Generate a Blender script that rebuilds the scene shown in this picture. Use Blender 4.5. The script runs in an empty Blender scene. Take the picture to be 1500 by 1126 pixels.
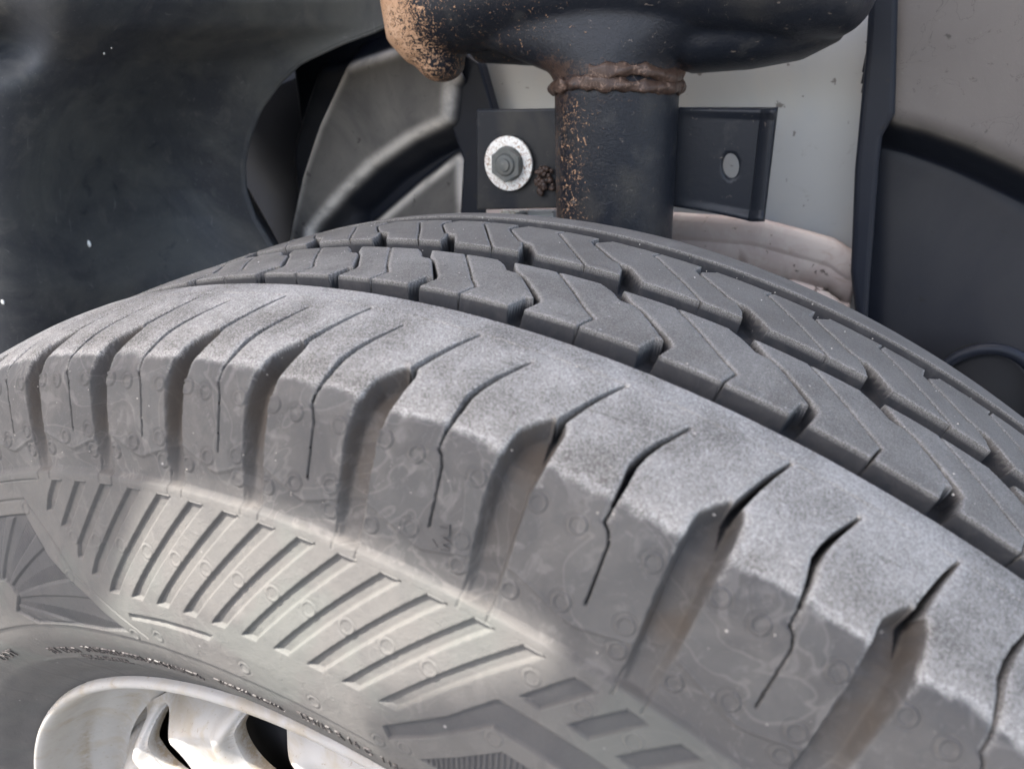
import bpy, bmesh, math, random
import numpy as np
from mathutils import Vector, Matrix
random.seed(3); rng = np.random.default_rng(5)
C = bpy.context.scene.collection
R = math.radians

# ------------------------------------------------------------------ camera
CAMP = np.array([0.11436655, -0.20589286, 0.41608098]); CAMR = (1.12494455, -0.00508875, 0.44137075); FPX = 1010.45
cam_d = bpy.data.cameras.new('camera'); cam = bpy.data.objects.new('camera', cam_d); C.objects.link(cam)
cam.location = CAMP; cam.rotation_euler = CAMR
cam_d.sensor_fit = 'HORIZONTAL'; cam_d.sensor_width = 36; cam_d.lens = 36 * FPX / 1500
cam_d.clip_start = 0.005; cam_d.clip_end = 60
cam_d.dof.use_dof = True; cam_d.dof.focus_distance = 0.25; cam_d.dof.aperture_fstop = 16
bpy.context.scene.camera = cam
# ------------------------------------------------------------------ light
SUN = Vector((-0.26, -0.34, 0.90)).normalized()
w = bpy.data.worlds.new('World'); bpy.context.scene.world = w; w.use_nodes = True
nt = w.node_tree; bgn = nt.nodes['Background']; sky = nt.nodes.new('ShaderNodeTexSky')
sky.sky_type = 'NISHITA'; sky.sun_disc = False
sky.sun_elevation = math.asin(SUN.z); sky.sun_rotation = math.atan2(SUN.x, SUN.y)
nt.links.new(sky.outputs[0], bgn.inputs[0]); sky.air_density = 1.0; sky.dust_density = 5.0; sky.ozone_density = 0.3; bgn.inputs[1].default_value = 0.15
sl = bpy.data.lights.new('sun', 'SUN'); sl.energy = 4.0; sl.angle = R(0.5); sl.color = (1, .955, .89)
so = bpy.data.objects.new('sun', sl); C.objects.link(so); so.rotation_euler = SUN.to_track_quat('Z', 'Y').to_euler(); so.location = (0, 0, 3)
vs = bpy.context.scene.view_settings; vs.view_transform = 'Standard'; vs.look = 'None'; vs.gamma = 1; vs.exposure = 2.45

# ------------------------------------------------------------------ helpers
CR = np.array(Matrix.Identity(3)); import mathutils
CR = np.array(mathutils.Euler(CAMR).to_matrix())
def P(px, py, Y):
    """world point seen at photo pixel (px,py) standing at depth y=Y"""
    d = CR @ np.array([(px - 750) / FPX, (563 - py) / FPX, -1.0]); t = (Y - CAMP[1]) / d[1]
    return CAMP + d * t
def pix(X):
    c = (np.asarray(X) - CAMP) @ CR; return 750 + FPX * c[..., 0] / -c[..., 2], 563 - FPX * c[..., 1] / -c[..., 2]
def link(o, parent=None):
    C.objects.link(o)
    if parent is not None: o.parent = parent
    return o
def tag(o, label=None, cat=None, group=None, kind=None):
    for k, v in (('label', label), ('category', cat), ('group', group), ('kind', kind)):
        if v: o[k] = v
    return o
def thing(name, loc, label, cat, group=None):
    o = bpy.data.objects.new(name, None); o.empty_display_size = .02; o.location = loc; C.objects.link(o)
    return tag(o, label, cat, group)
def mesh_np(name, V, F, mat, parent=None, smooth=True, attrs=None, loc=None):
    V = np.asarray(V, float)
    if parent is not None: V = V - np.array(parent.location if parent.parent is None else (parent.location + parent.parent.location))
    me = bpy.data.meshes.new(name); F = np.asarray(F, np.int32)
    me.vertices.add(len(V)); me.vertices.foreach_set('co', V.astype(np.float32).ravel())
    n = F.shape[1]; me.loops.add(F.size); me.loops.foreach_set('vertex_index', F.ravel())
    me.polygons.add(len(F)); me.polygons.foreach_set('loop_start', np.arange(len(F), dtype=np.int32) * n)
    me.update(calc_edges=True); me.polygons.foreach_set('use_smooth', [smooth] * len(F))
    if attrs:
        for k, a in attrs.items():
            at = me.attributes.new(k, 'FLOAT', 'POINT'); at.data.foreach_set('value', np.asarray(a, np.float32).ravel())
    me.materials.append(mat); o = bpy.data.objects.new(name, me); return link(o, parent)
def from_bm(name, bm, mat, parent=None, smooth=True, bevel=0):
    me = bpy.data.meshes.new(name)
    if parent is not None:
        off = Vector(parent.location if parent.parent is None else (parent.location + parent.parent.location))
        bmesh.ops.translate(bm, verts=bm.verts, vec=-off)
    bmesh.ops.recalc_face_normals(bm, faces=bm.faces)
    bm.to_mesh(me); bm.free(); me.materials.append(mat)
    for p in me.polygons: p.use_smooth = smooth
    o = bpy.data.objects.new(name, me); link(o, parent)
    if bevel:
        m = o.modifiers.new('bevel', 'BEVEL'); m.width = bevel; m.segments = 3; m.limit_method = 'ANGLE'; m.angle_limit = R(35)
        m.harden_normals = False
    return o
def grid_faces(nu, nv):
    i = np.arange(nu - 1)[:, None] * nv + np.arange(nv - 1)[None]; i = i.ravel()
    return np.stack([i, i + 1, i + nv + 1, i + nv], 1)

# ------------------------------------------------------------------ materials
class M:
    def __init__(s, name, col=(.5, .5, .5), rough=.6, metal=0.0, spec=.5):
        s.m = bpy.data.materials.new(name); s.m.use_nodes = True; s.t = s.m.node_tree; s.b = s.t.nodes['Principled BSDF']
        s.b.inputs['Roughness'].default_value = rough; s.b.inputs['Metallic'].default_value = metal
        s.b.inputs['Specular IOR Level'].default_value = spec; s.col = s.rgb(col); s.ro = None; s.bump = None
        s.co = s.t.nodes.new('ShaderNodeTexCoord').outputs['Object']
    def rgb(s, c):
        n = s.t.nodes.new('ShaderNodeRGB'); n.outputs[0].default_value = (*c, 1); return n.outputs[0]
    def noise(s, scale, detail=4, rough=.6, dist=0, stretch=None, co=None):
        n = s.t.nodes.new('ShaderNodeTexNoise'); n.inputs['Scale'].default_value = scale; n.inputs['Detail'].default_value = detail
        n.inputs['Roughness'].default_value = rough; n.inputs['Distortion'].default_value = dist; co = co or s.co
        if stretch:
            mp = s.t.nodes.new('ShaderNodeMapping'); mp.inputs['Scale'].default_value = stretch; s.t.links.new(co, mp.inputs[0]); co = mp.outputs[0]
        s.t.links.new(co, n.inputs['Vector']); return n.outputs['Fac']
    def ramp(s, fac, a, b, va=0, vb=1):
        n = s.t.nodes.new('ShaderNodeMapRange'); n.inputs[1].default_value = a; n.inputs[2].default_value = b
        n.inputs[3].default_value = va; n.inputs[4].default_value = vb; n.interpolation_type = 'SMOOTHSTEP'
        s.t.links.new(fac, n.inputs[0]); return n.outputs[0]
    def math(s, op, a, b=None):
        n = s.t.nodes.new('ShaderNodeMath'); n.operation = op
        for i, v in enumerate((a, b)):
            if v is None: continue
            if isinstance(v, (int, float)): n.inputs[i].default_value = v
            else: s.t.links.new(v, n.inputs[i])
        return n.outputs[0]
    def attr(s, name):
        n = s.t.nodes.new('ShaderNodeAttribute'); n.attribute_name = name; return n.outputs['Fac']
    def mix(s, fac, c2):
        n = s.t.nodes.new('ShaderNodeMix'); n.data_type = 'RGBA'
        if isinstance(fac, (int, float)): n.inputs[0].default_value = fac
        else: s.t.links.new(fac, n.inputs[0])
        s.t.links.new(s.col, n.inputs[6])
        if isinstance(c2, tuple): n.inputs[7].default_value = (*c2, 1)
        else: s.t.links.new(c2, n.inputs[7])
        s.col = n.outputs[2]; return s
    def addbump(s, h, strength, dist):
        n = s.t.nodes.new('ShaderNodeBump'); n.inputs['Strength'].default_value = strength; n.inputs['Distance'].default_value = dist
        s.t.links.new(h, n.inputs['Height'])
        if s.bump is not None: s.t.links.new(s.bump, n.inputs['Normal'])
        s.bump = n.outputs[0]; return s
    def rough(s, sock): s.ro = sock; return s
    def done(s):
        s.t.links.new(s.col, s.b.inputs['Base Color'])
        if s.ro is not None: s.t.links.new(s.ro, s.b.inputs['Roughness'])
        if s.bump is not None: s.t.links.new(s.bump, s.b.inputs['Normal'])
        return s.m

def rubber():
    m = M('tyre_rubber', (.062, .060, .059), .62, spec=.14)
    wn = m.attr('worn'); wall = m.attr('groove'); side = m.attr('side')
    # moulded (unworn) surface: brown-grey dust blotches and water marks
    d1 = m.noise(38, 6, .62, .8); d2 = m.noise(120, 5, .6, 1.4); d3 = m.noise(500, 3, .6)
    m.mix(m.ramp(d1, .36, .66, .1, .7), (.104, .098, .092))
    m.mix(m.ramp(d2, .54, .66, 0, .28), (.165, .156, .148))
    m.mix(m.ramp(d2, .32, .46, .4, 0), (.060, .060, .060))
    ring = m.math('ABSOLUTE', m.math('SUBTRACT', m.noise(62, 4, .55, 2.2), .53))
    m.mix(m.ramp(ring, 0, .006, .26, 0), (.20, .19, .18))
    hard = m.noise(27, 3, .5, 1.2); m.mix(m.ramp(hard, .530, .538, 0, .26), (.080, .080, .078)); m.mix(m.math('MULTIPLY', m.ramp(hard, .515, .530, 0, 1), m.ramp(hard, .530, .536, .22, 0)), (.19, .18, .168))
    m.mix(m.math('MULTIPLY', side, m.ramp(d1, .3, .62, .35, .85)), (.092, .088, .083))
    g2 = m.noise(30, 3, .5, .5, stretch=(1, 1, 1))
    m.mix(m.math('MULTIPLY', side, m.ramp(g2, .50, .64, 0, .5)), (.088, .093, .086))
    # groove dirt
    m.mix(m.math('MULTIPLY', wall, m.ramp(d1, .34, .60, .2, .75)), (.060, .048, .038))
    m.mix(m.math('MULTIPLY', m.attr('groove_shade'), m.ramp(d2, .3, .6, 1.0, .8)), (.020, .022, .026))  # rib grooves painted near-black: contact shade put into the rubber colour
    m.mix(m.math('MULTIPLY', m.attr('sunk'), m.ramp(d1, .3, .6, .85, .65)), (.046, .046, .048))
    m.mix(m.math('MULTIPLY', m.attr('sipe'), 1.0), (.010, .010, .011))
    # worn tread: fine pale abrasion speckle
    f1 = m.noise(2700, 2, .8); f2 = m.noise(1100, 3, .7); f3 = m.noise(45, 4, .6)
    worn = m.math('MULTIPLY', wn, 1.0); fr_k = m.attr('far_shade')  # ribs beyond the near shoulder painted darker: less abrasion, plus arch shade
    base = m.t.nodes.new('ShaderNodeMix'); base.data_type = 'RGBA'; base.inputs[6].default_value = (.088, .081, .072, 1); base.inputs[7].default_value = (.455, .438, .412, 1)
    fr = m.math('ADD', m.ramp(f1, .34, .70, .08, .60), m.ramp(f2, .42, .70, -.05, .14)); fr = m.math('ADD', fr, m.ramp(f3, .3, .7, -.15, .15)); sc1 = m.noise(260, 4, .65, .4, stretch=(1, .18, 1)); fr = m.math('ADD', fr, m.ramp(sc1, .58, .74, 0, .22)); fr = m.math('SUBTRACT', fr, m.ramp(m.noise(190, 5, .7, .6, stretch=(.35, 1, 1)), .60, .72, 0, .22)); fr = m.math('MULTIPLY', fr, m.math('SUBTRACT', 1.0, m.math('MULTIPLY', fr_k, .78)))
    m.t.links.new(fr, base.inputs[0]); base.clamp_factor = True
    m.mix(worn, base.outputs[2])
    m.mix(m.math('MULTIPLY', m.attr('edge'), m.ramp(f1, .40, .60, 0, .42)), (.50, .48, .45))
    # mineral flecks stuck to the rubber
    v = m.t.nodes.new('ShaderNodeTexVoronoi'); v.inputs['Scale'].default_value = 260; m.t.links.new(m.co, v.inputs['Vector'])
    fl = m.math('MULTIPLY', m.ramp(v.outputs['Distance'], .05, .16, 1, 0), m.ramp(m.noise(75, 2, .5), .64, .68, 0, 1))
    m.mix(m.math('MULTIPLY', fl, .45), (.45, .43, .41))
    m.addbump(m.noise(2300, 3, .8), .55, .00022)
    m.addbump(m.noise(700, 4, .65), .35, .0003)
    m.addbump(m.noise(160, 4, .6), .30, .0006)
    m.addbump(m.ramp(m.noise(420, 5, .75, .8), .50, .72, 0, 1), .30, .0004)
    m.rough(m.ramp(wn, 0, 1, .76, .88))
    return m.done()
RUB = rubber()
def dark_rubber():
    m = M('bead_rubber', (.05, .05, .05), .55); m.mix(m.ramp(m.noise(60, 5), .4, .7, 0, .5), (.10, .09, .08)); m.addbump(m.noise(900, 3), .3, .0003); return m.done()
BEAD = dark_rubber()
def letter_mat():
    m = M('lettering_rubber', (.035, .03, .03), .5); m.mix(m.ramp(m.noise(700, 3), .5, .7, 0, .5), (.12, .11, .10)); return m.done()
LET = letter_mat()
def rim_mat():
    m = M('silver_wheel_paint', (.25, .245, .235), .50, .0, .35)
    m.mix(m.ramp(m.noise(40, 5, .6, .8), .46, .68, 0, .75), (.21, .18, .135))
    m.mix(m.ramp(m.noise(420, 4, .7), .60, .70, 0, .8), (.16, .13, .10))
    m.mix(m.math('MULTIPLY', m.attr('grime'), m.ramp(m.noise(330, 5, .75), .36, .60, .1, 1)), (.17, .14, .10))
    m.addbump(m.noise(500, 4), .12, .0004); m.rough(m.ramp(m.noise(60, 4), .3, .7, .42, .65)); return m.done()
RIM = rim_mat()
def plastic(name, c, dust, lo, hi, rough=.5, sc=9, amt=.8, spec=.5):
    m = M(name, c, rough, spec=spec)
    m.mix(m.ramp(m.noise(sc, 6, .6, .6), lo, hi, 0, amt), dust)
    m.mix(m.ramp(m.noise(420, 4, .7), .60, .72, 0, .5), tuple(min(1, x * 1.9) for x in dust))
    m.mix(m.ramp(m.noise(95, 3, .5), .70, .76, 0, .55), tuple(x * .25 for x in dust))
    m.addbump(m.noise(1100, 4, .7), .35, .0002); m.addbump(m.noise(30, 3), .15, .002)
    m.rough(m.ramp(m.noise(22, 5), .3, .7, rough - .08, rough + .14)); return m.done()
LINER = plastic('black_liner_plastic', (.050, .052, .055), (.090, .092, .086), .40, .70, .55, 7, .6)
def liner_mat():
    m = M('black_liner_plastic', (.040, .043, .049), .60, spec=.25)
    b1 = m.noise(9, 6, .65, .8); b2 = m.noise(34, 6, .7, 1.2)
    m.mix(m.ramp(b1, .40, .68, 0, .75), (.098, .100, .092)); m.mix(m.ramp(b2, .52, .70, 0, .55), (.105, .102, .095)); m.mix(m.ramp(b2, .30, .44, .6, 0), (.030, .033, .040))
    for k_, (sx, sy, sz) in enumerate(((1, 6, .35), (5, 1, .3))):
        sc = m.noise(120, 3, .6, .3, stretch=(sx, sy, sz)); m.mix(m.ramp(sc, .685, .72, 0, .35), (.17, .17, .165))
    m.mix(m.ramp(m.noise(900, 2, .7), .66, .72, 0, .45), (.20, .19, .18))
    m.addbump(m.noise(1400, 3, .8), .5, .00025); m.addbump(b2, .25, .0015); m.rough(m.ramp(b2, .3, .7, .42, .70)); return m.done()
LINER = liner_mat()
def mould_mat():
    m = M('dusty_liner_plastic', (.010, .012, .018), .5, spec=.2); du = m.attr('dust')
    m.mix(m.math('MULTIPLY', m.ramp(m.noise(14, 6, .6, .6), .25, .7, .45, 1.0), m.math('MINIMUM', du, 1.0)), (.175, .160, .142))
    m.mix(m.ramp(m.math('SUBTRACT', du, .9), .1, 1.0, 0, .8), (.112, .099, .094))
    m.mix(m.math('MULTIPLY', du, m.ramp(m.noise(420, 4, .7), .60, .72, 0, .3)), (.14, .13, .12))
    m.mix(m.math('MULTIPLY', m.attr('brow_highlight'), m.ramp(m.noise(40, 4, .6), .3, .6, .45, 1.0)), (.80, .73, .64))  # pale band on facet edges: a reflected highlight put into the colour
    m.mix(m.ramp(m.noise(120, 3, .5), .69, .75, 0, .6), (.02, .018, .016))
    rg_ = m.math('ABSOLUTE', m.math('SUBTRACT', m.noise(70, 3, .5, 1.5), .60)); m.mix(m.math('MULTIPLY', du, m.ramp(rg_, 0, .01, .25, 0)), (.03, .027, .025))
    m.addbump(m.noise(1100, 4, .7), .3, .0002); m.addbump(m.noise(30, 3), .12, .002); m.rough(m.ramp(m.noise(22, 5), .3, .7, .36, .52)); return m.done()
MOULD = mould_mat()
def metal_white():
    m = M('pale_painted_metal', (.40, .41, .41), .42, .2)
    m.mix(m.ramp(m.noise(16, 5, .6, .5, stretch=(1, 1, .5)), .42, .68, 0, .6), (.44, .42, .39))
    m.mix(m.ramp(m.noise(9, 4, .5, .4), .48, .62, 0, .55), (.30, .335, .38))
    m.mix(m.ramp(m.noise(60, 6, .7, 1.0), .60, .72, 0, .45), (.22, .20, .18))
    m.mix(m.ramp(m.noise(170, 3, .5), .69, .73, 0, .8), (.10, .09, .08))
    m.addbump(m.noise(260, 4), .12, .0005); return m.done()
WHITE = metal_white()
def rail_mat():
    m = M('pinkish_primed_rail', (.32, .265, .24), .7)
    m.mix(m.ramp(m.noise(40, 5, .65, 1), .42, .62, 0, .7), (.38, .335, .30))
    m.mix(m.ramp(m.noise(60, 5, .65, 1.4, stretch=(.6, 1, 1.4)), .54, .74, 0, .6), (.22, .16, .125)); m.mix(m.ramp(m.noise(150, 4, .6, .6), .64, .70, 0, .9), (.05, .035, .03)); m.addbump(m.noise(240, 4), .15, .0004); return m.done()
RAIL = rail_mat()
def black_steel(name, rustside):
    m = M(name, (.011, .013, .018), .42, spec=.26)
    m.mix(m.ramp(m.noise(60, 5, .6), .55, .75, 0, .4), (.06, .058, .055))
    m.mix(m.ramp(m.noise(260, 5, .65, 1.2), .64 if rustside else .665, .71, 0, .7), (.17, .14, .12))
    m.mix(m.ramp(m.noise(12, 4, .6, .6), .50, .75, 0, .7), (.060, .055, .046))
    if rustside:
        ra = m.attr('rust'); n1 = m.noise(430, 5, .62, 1.6); n2 = m.noise(95, 4, .6, 1)
        f = m.math('ADD', m.math('MULTIPLY', ra, .55), m.math('MULTIPLY', n1, .9))
        m.mix(m.ramp(f, .66, .76, 0, 1), (.46, .27, .155))
        m.mix(m.math('MULTIPLY', m.ramp(f, .74, .86, 0, .8), m.ramp(n2, .4, .6, .2, 1)), (.60, .40, .27))
        wa = m.attr('weld'); g = m.math('ADD', m.math('MULTIPLY', wa, .5), m.math('MULTIPLY', n1, .85))
        m.mix(m.ramp(g, .66, .80, 0, 1), (.060, .038, .029)); m.mix(m.math('MULTIPLY', m.ramp(g, .84, .96, 0, .8), m.ramp(n2, .45, .6, 0, 1)), (.22, .15, .115))
        m.rough(m.ramp(f, .62, .78, .34, .85))
        m.addbump(n1, .5, .0006)
    m.addbump(m.noise(380, 4), .18, .0006); return m.done()
STEEL = black_steel('black_painted_steel', False); STEELR = black_steel('rusting_black_steel', True)
def washer_mat():
    m = M('rusty_zinc', (.80, .78, .73), .5, .1); n = m.noise(560, 5, .7, 1)
    m.mix(m.ramp(n, .50, .60, 0, .9), (.33, .19, .10)); m.mix(m.ramp(n, .62, .70, 0, .9), (.10, .06, .04)); m.addbump(n, .4, .0004); return m.done()
WASH = washer_mat()
BOLT = plastic('dark_zinc_bolt', (.085, .09, .085), (.16, .15, .13), .45, .7, .38, 60)
BLK = M('deep_black_cavity', (.006, .006, .007), .9).done()
GROUND = plastic('asphalt', (.08, .078, .072), (.13, .125, .12), .4, .7, .85, 3)
PAINT = M('blocker_paint', (.72, .73, .74), .25).done()

# ------------------------------------------------------------------ ground
bm = bmesh.new(); bmesh.ops.create_grid(bm, x_segments=2, y_segments=2, size=30); bmesh.ops.translate(bm, verts=bm.verts, vec=(0, 0, -.352))
tag(from_bm('ground', bm, GROUND), kind='structure')

# ------------------------------------------------------------------ the tyre surface
PROF = [(-.0, .3558), (-.02, .3556), (-.0389, .3546), (-.0514, .3546), (-.0618, .3541), (-.0735, .3522), (-.0849, .3496), (-.0925, .3466), (-.0958, .3436), (-.0985, .3393), (-.1028, .3275), (-.1065, .3165), (-.1074, .3138), (-.1078, .3118), (-.110, .302), (-.1135, .2870), (-.1146, .2797), (-.1152, .270), (-.1140, .258), (-.1095, .246), (-.1045, .2365), (-.1000, .2300), (-.0975, .2255), (-.0945, .2210), (-.090, .217)]
FAR = [(0, .3558), (.01, .3562), (.02, .3564), (.039, .3564), (.0514, .3559), (.0618, .3550), (.0735, .3528), (.0849, .3498), (.0925, .3466), (.0958, .3436), (.0985, .3393), (.1028, .3275), (.1065, .3165), (.110, .302), (.115, .270), (.1045, .2365), (.0975, .2255)]
def catmull(Pt, n=12):
    Pt = np.array(Pt); out = []; Pt = np.vstack([2 * Pt[0] - Pt[1], Pt, 2 * Pt[-1] - Pt[-2]])
    for i in range(1, len(Pt) - 2):
        p0, p1, p2, p3 = Pt[i - 1:i + 3]; t = np.linspace(0, 1, n, endpoint=False)[:, None]
        out.append(.5 * ((2 * p1) + (-p0 + p2) * t + (2 * p0 - 5 * p1 + 4 * p2 - p3) * t * t + (-p0 + 3 * p1 - 3 * p2 + p3) * t ** 3))
    out.append(Pt[-2:-1]); return np.vstack(out)
Qn = catmull(PROF); mir = catmull(FAR)[1:][::-1]; Q2 = np.vstack([mir, Qn])
SS = np.concatenate([[0], np.cumsum(np.hypot(*np.diff(Q2, axis=0).T))]); SS = (SS - SS[len(mir)]) * 1000  # mm, >0 towards the near side
def prof(s): return np.interp(s, SS, Q2[:, 0]), np.interp(s, SS, Q2[:, 1])
def surf(th, s, h):
    """th radians, s mm along the profile, h mm outwards"""
    y, r = prof(s); y1, r1 = prof(s + .8); y0, r0 = prof(s - .8); ty, tr = y1 - y0, r1 - r0; L = np.hypot(ty, tr) + 1e-12
    ny, nr = tr / L, -ty / L; y = y + h * ny * .001; r = r + h * nr * .001
    return np.stack([r * np.cos(th), y, r * np.sin(th)], -1)
# pitch sequence: theta (deg) of the left wall of every shoulder groove
LT = [106.69, 101.06, 95.81, 91.08, 85.99, 79.83, 73.14, 66.85, 60.6, 54.6]
seq = [5.3, 4.9, 5.8, 6.3, 6.6, 5.9, 5.1, 4.8, 5.6, 6.4, 6.1]
up = [112.6]; k = 0
while up[-1] < 106.69 + 360 - 52.09 - 7.5: up.append(up[-1] + seq[k % 11]); k += 1
gap = (54.6 + 360) - up[-1]; n_ = max(1, round(gap / 5.8)); up += [up[-1] + gap * (j + 1) / n_ for j in range(n_ - 1)]
LL = np.array(up[::-1] + LT); NL = len(LL); I0 = len(up)     # LL[I0+i] = LT[i]; decreasing theta
LE = np.concatenate([[LL[-1] + 360], LL, [LL[0] - 360]])        # closed
def th_of(ph):      # phase -> theta in degrees
    return np.interp(ph, np.arange(-I0 - 1, NL - I0 + 1), LE)
def ph_of(th): return np.interp(-th, -LE, np.arange(-I0 - 1, NL - I0 + 1))
def tp(i, pts, s_is=1):    # template points (dphase, s) -> (theta, s)
    return [(float(th_of(i + a)), s) for a, s in pts]

def seg_d(X, Y, ax, ay, bx, by):
    dx, dy = bx - ax, by - ay; t = np.clip(((X - ax) * dx + (Y - ay) * dy) / (dx * dx + dy * dy + 1e-12), 0, 1)
    return np.hypot(X - ax - t * dx, Y - ay - t * dy), t
def poly_sd(X, Y, pts):   # positive inside
    d = np.full(X.shape, 1e9); ins = np.zeros(X.shape, bool); n = len(pts)
    for i in range(n):
        ax, ay = pts[i]; bx, by = pts[(i + 1) % n]; dd, _ = seg_d(X, Y, ax, ay, bx, by); d = np.minimum(d, dd)
        c = ((ay > Y) != (by > Y)) & (X < (bx - ax) * (Y - ay) / (by - ay + 1e-12) + ax); ins ^= c
    return np.where(ins, d, -d)
def line_sd(X, Y, pts, ws):   # thick polyline with half-widths ws, positive inside
    d = np.full(X.shape, -1e9)
    for i in range(len(pts) - 1):
        dd, t = seg_d(X, Y, *pts[i], *pts[i + 1]); d = np.maximum(d, ws[i] + (ws[i + 1] - ws[i]) * t - dd)
    return d
def sm(t): t = np.clip(t, 0, 1); return t * t * (3 - 2 * t)

class Feat:
    """a recess: signed distance on (theta, s); depth function of s; wall run"""
    def __init__(f, kind, pts, r, depth, run, tagk, ws=None, snap=True):
        f.kind, f.r, f.depth, f.run, f.tag, f.ws, f.snap = kind, r, depth, run, tagk, ws, snap
        f.th0 = pts[0][0]; f.pts = [((a - f.th0) * math.pi / 180 * r * 1000, b) for a, b in pts]
        xs = [p[0] for p in f.pts]; ys = [p[1] for p in f.pts]; m = 2.5 + (max(ws) if ws else 0)
        f.box = (f.th0 + math.degrees((min(xs) - m) / r / 1000), f.th0 + math.degrees((max(xs) + m) / r / 1000), min(ys) - m, max(ys) + m)
    def sd(f, th, s):
        X = (th - f.th0) * math.pi / 180 * f.r * 1000
        return poly_sd(X, s, f.pts) if f.kind == 'poly' else line_sd(X, s, f.pts, f.ws)

shoulderD = lambda s: np.interp(s, [78, 80, 84, 90, 97, 105, 114, 122, 127.6, 130], [3.0, 4.4, 6.2, 6.6, 6.0, 5.0, 3.6, 2.5, 1.0, 0])
FE = []
def build_feats(i, fine=True):
    gl = [(0, 129.8), (0, 127.5), (.02, 118), (.045, 106), (.052, 96.5), (.04, 90), (.028, 87.6), (-.035, 83.8), (-.095, 81.0)]
    gr = [(-.150, 81.6), (-.172, 81.2), (-.192, 82.2), (-.207, 84.5), (-.205, 90), (-.200, 96.5), (-.190, 101), (-.195, 107), (-.205, 117), (-.2, 127), (-.2, 129.8)]
    # phases grow to the right, so offsets measured against theta change sign
    neg = lambda L: [(-a, s) for a, s in L]
    FE.append(Feat('poly', tp(i, neg(gl + gr)), .345, shoulderD, 2.0, 'groove'))
    FE.append(Feat('line', tp(i, [(.145, 90.5), (.135, 84), (.150, 80.5), (.20, 74.5), (.262, 68), (.335, 61.3)]), .353, lambda s: 6.5 + 0 * s, .5, 'sipe', ws=[.25, .95, 1.15, .9, .72, .45]))
    FE.append(Feat('line', tp(i, [(.672, 116.6), (.652, 102.9), (.625, 100.6), (.592, 99.5), (.592, 95.5)]), .345, lambda s: 2.6 + 0 * s, .35, 'sipe', ws=[.38, .36, .33, .33, .38]))
    FE.append(Feat('line', tp(i, [(.592, 95.5), (.594, 89.5), (.590, 84.5), (.615, 80), (.660, 75), (.765, 66.2)]), .350, lambda s: 6.0 + 0 * s, .5, 'sipe', ws=[.50, .80, 1.0, .92, .80, .42]))
    # rib 2 (second from the near edge)
    L2 = [(5.259, 39.5), (5.312, 31.5), (5.369, 30.5), (5.098, 17.0), (5.023, 15.0), (4.923, 14.5), (4.825, 9.9), (4.700, 6.2), (4.69, 4.0)]
    R2 = [(4.89, 4.0), (4.888, 6.2), (5.013, 13.4), (5.134, 17.0), (5.408, 29.2), (5.438, 31.7), (5.395, 39.5), (5.395, 42)]
    FE.append(Feat('poly', tp(i, [(a - 5, s) for a, s in [(5.259, 42)] + L2 + R2]), .355, lambda s: 7.0 + 0 * s, .9, 'groove_shade'))
    FE.append(Feat('line', tp(i, [(a - 5, s) for a, s in [(5.287, 5), (5.752, 27.5), (5.872, 32.2), (5.840, 36), (5.815, 40)]]), .355, lambda s: 4.0 + 0 * s, .3, 'sipe', ws=[.36, .38, .38, .42, .5]))
    # rib 3
    L3 = [(4.752, -4.5), (4.750, -6.3), (4.728, -11), (4.649, -16.5), (4.577, -17.4), (4.298, -29.4), (4.236, -32.8), (4.262, -39), (4.262, -42)]
    R3 = [(4.398, -42), (4.390, -38.6), (4.285, -33.2), (4.310, -30.2), (4.598, -18.2), (4.672, -16.6), (4.735, -16.5), (4.815, -13.5), (4.955, -6.3), (4.955, -4.5)]
    FE.append(Feat('poly', tp(i, [(a - 4, s) for a, s in L3 + R3]), .356, lambda s: 7.0 + 0 * s, .9, 'groove_shade'))
    FE.append(Feat('line', tp(i, [(a - 5, s) for a, s in [(5.430, -6), (5.309, -12), (5.149, -20.2), (4.845, -35.3), (4.885, -39.5)]]), .356, lambda s: 4.0 + 0 * s, .3, 'sipe', ws=[.36, .38, .38, .42, .38]))
    # far shoulder rib, mirrored
    FE.append(Feat('poly', tp(i, [(.0 + a, -s) for a, s in neg(gl + gr)]), .345, lambda s: shoulderD(-s), 2.0, 'groove'))
for i in range(-I0, NL - I0): build_feats(i)
# circumferential grooves (s0, s1, depth)
RINGS = [(39.3, 51.9, 8.0, .9), (-6.0, 6.2, 8.0, .9), (-51.8, -39.4, 7.4, .9)]
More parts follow.
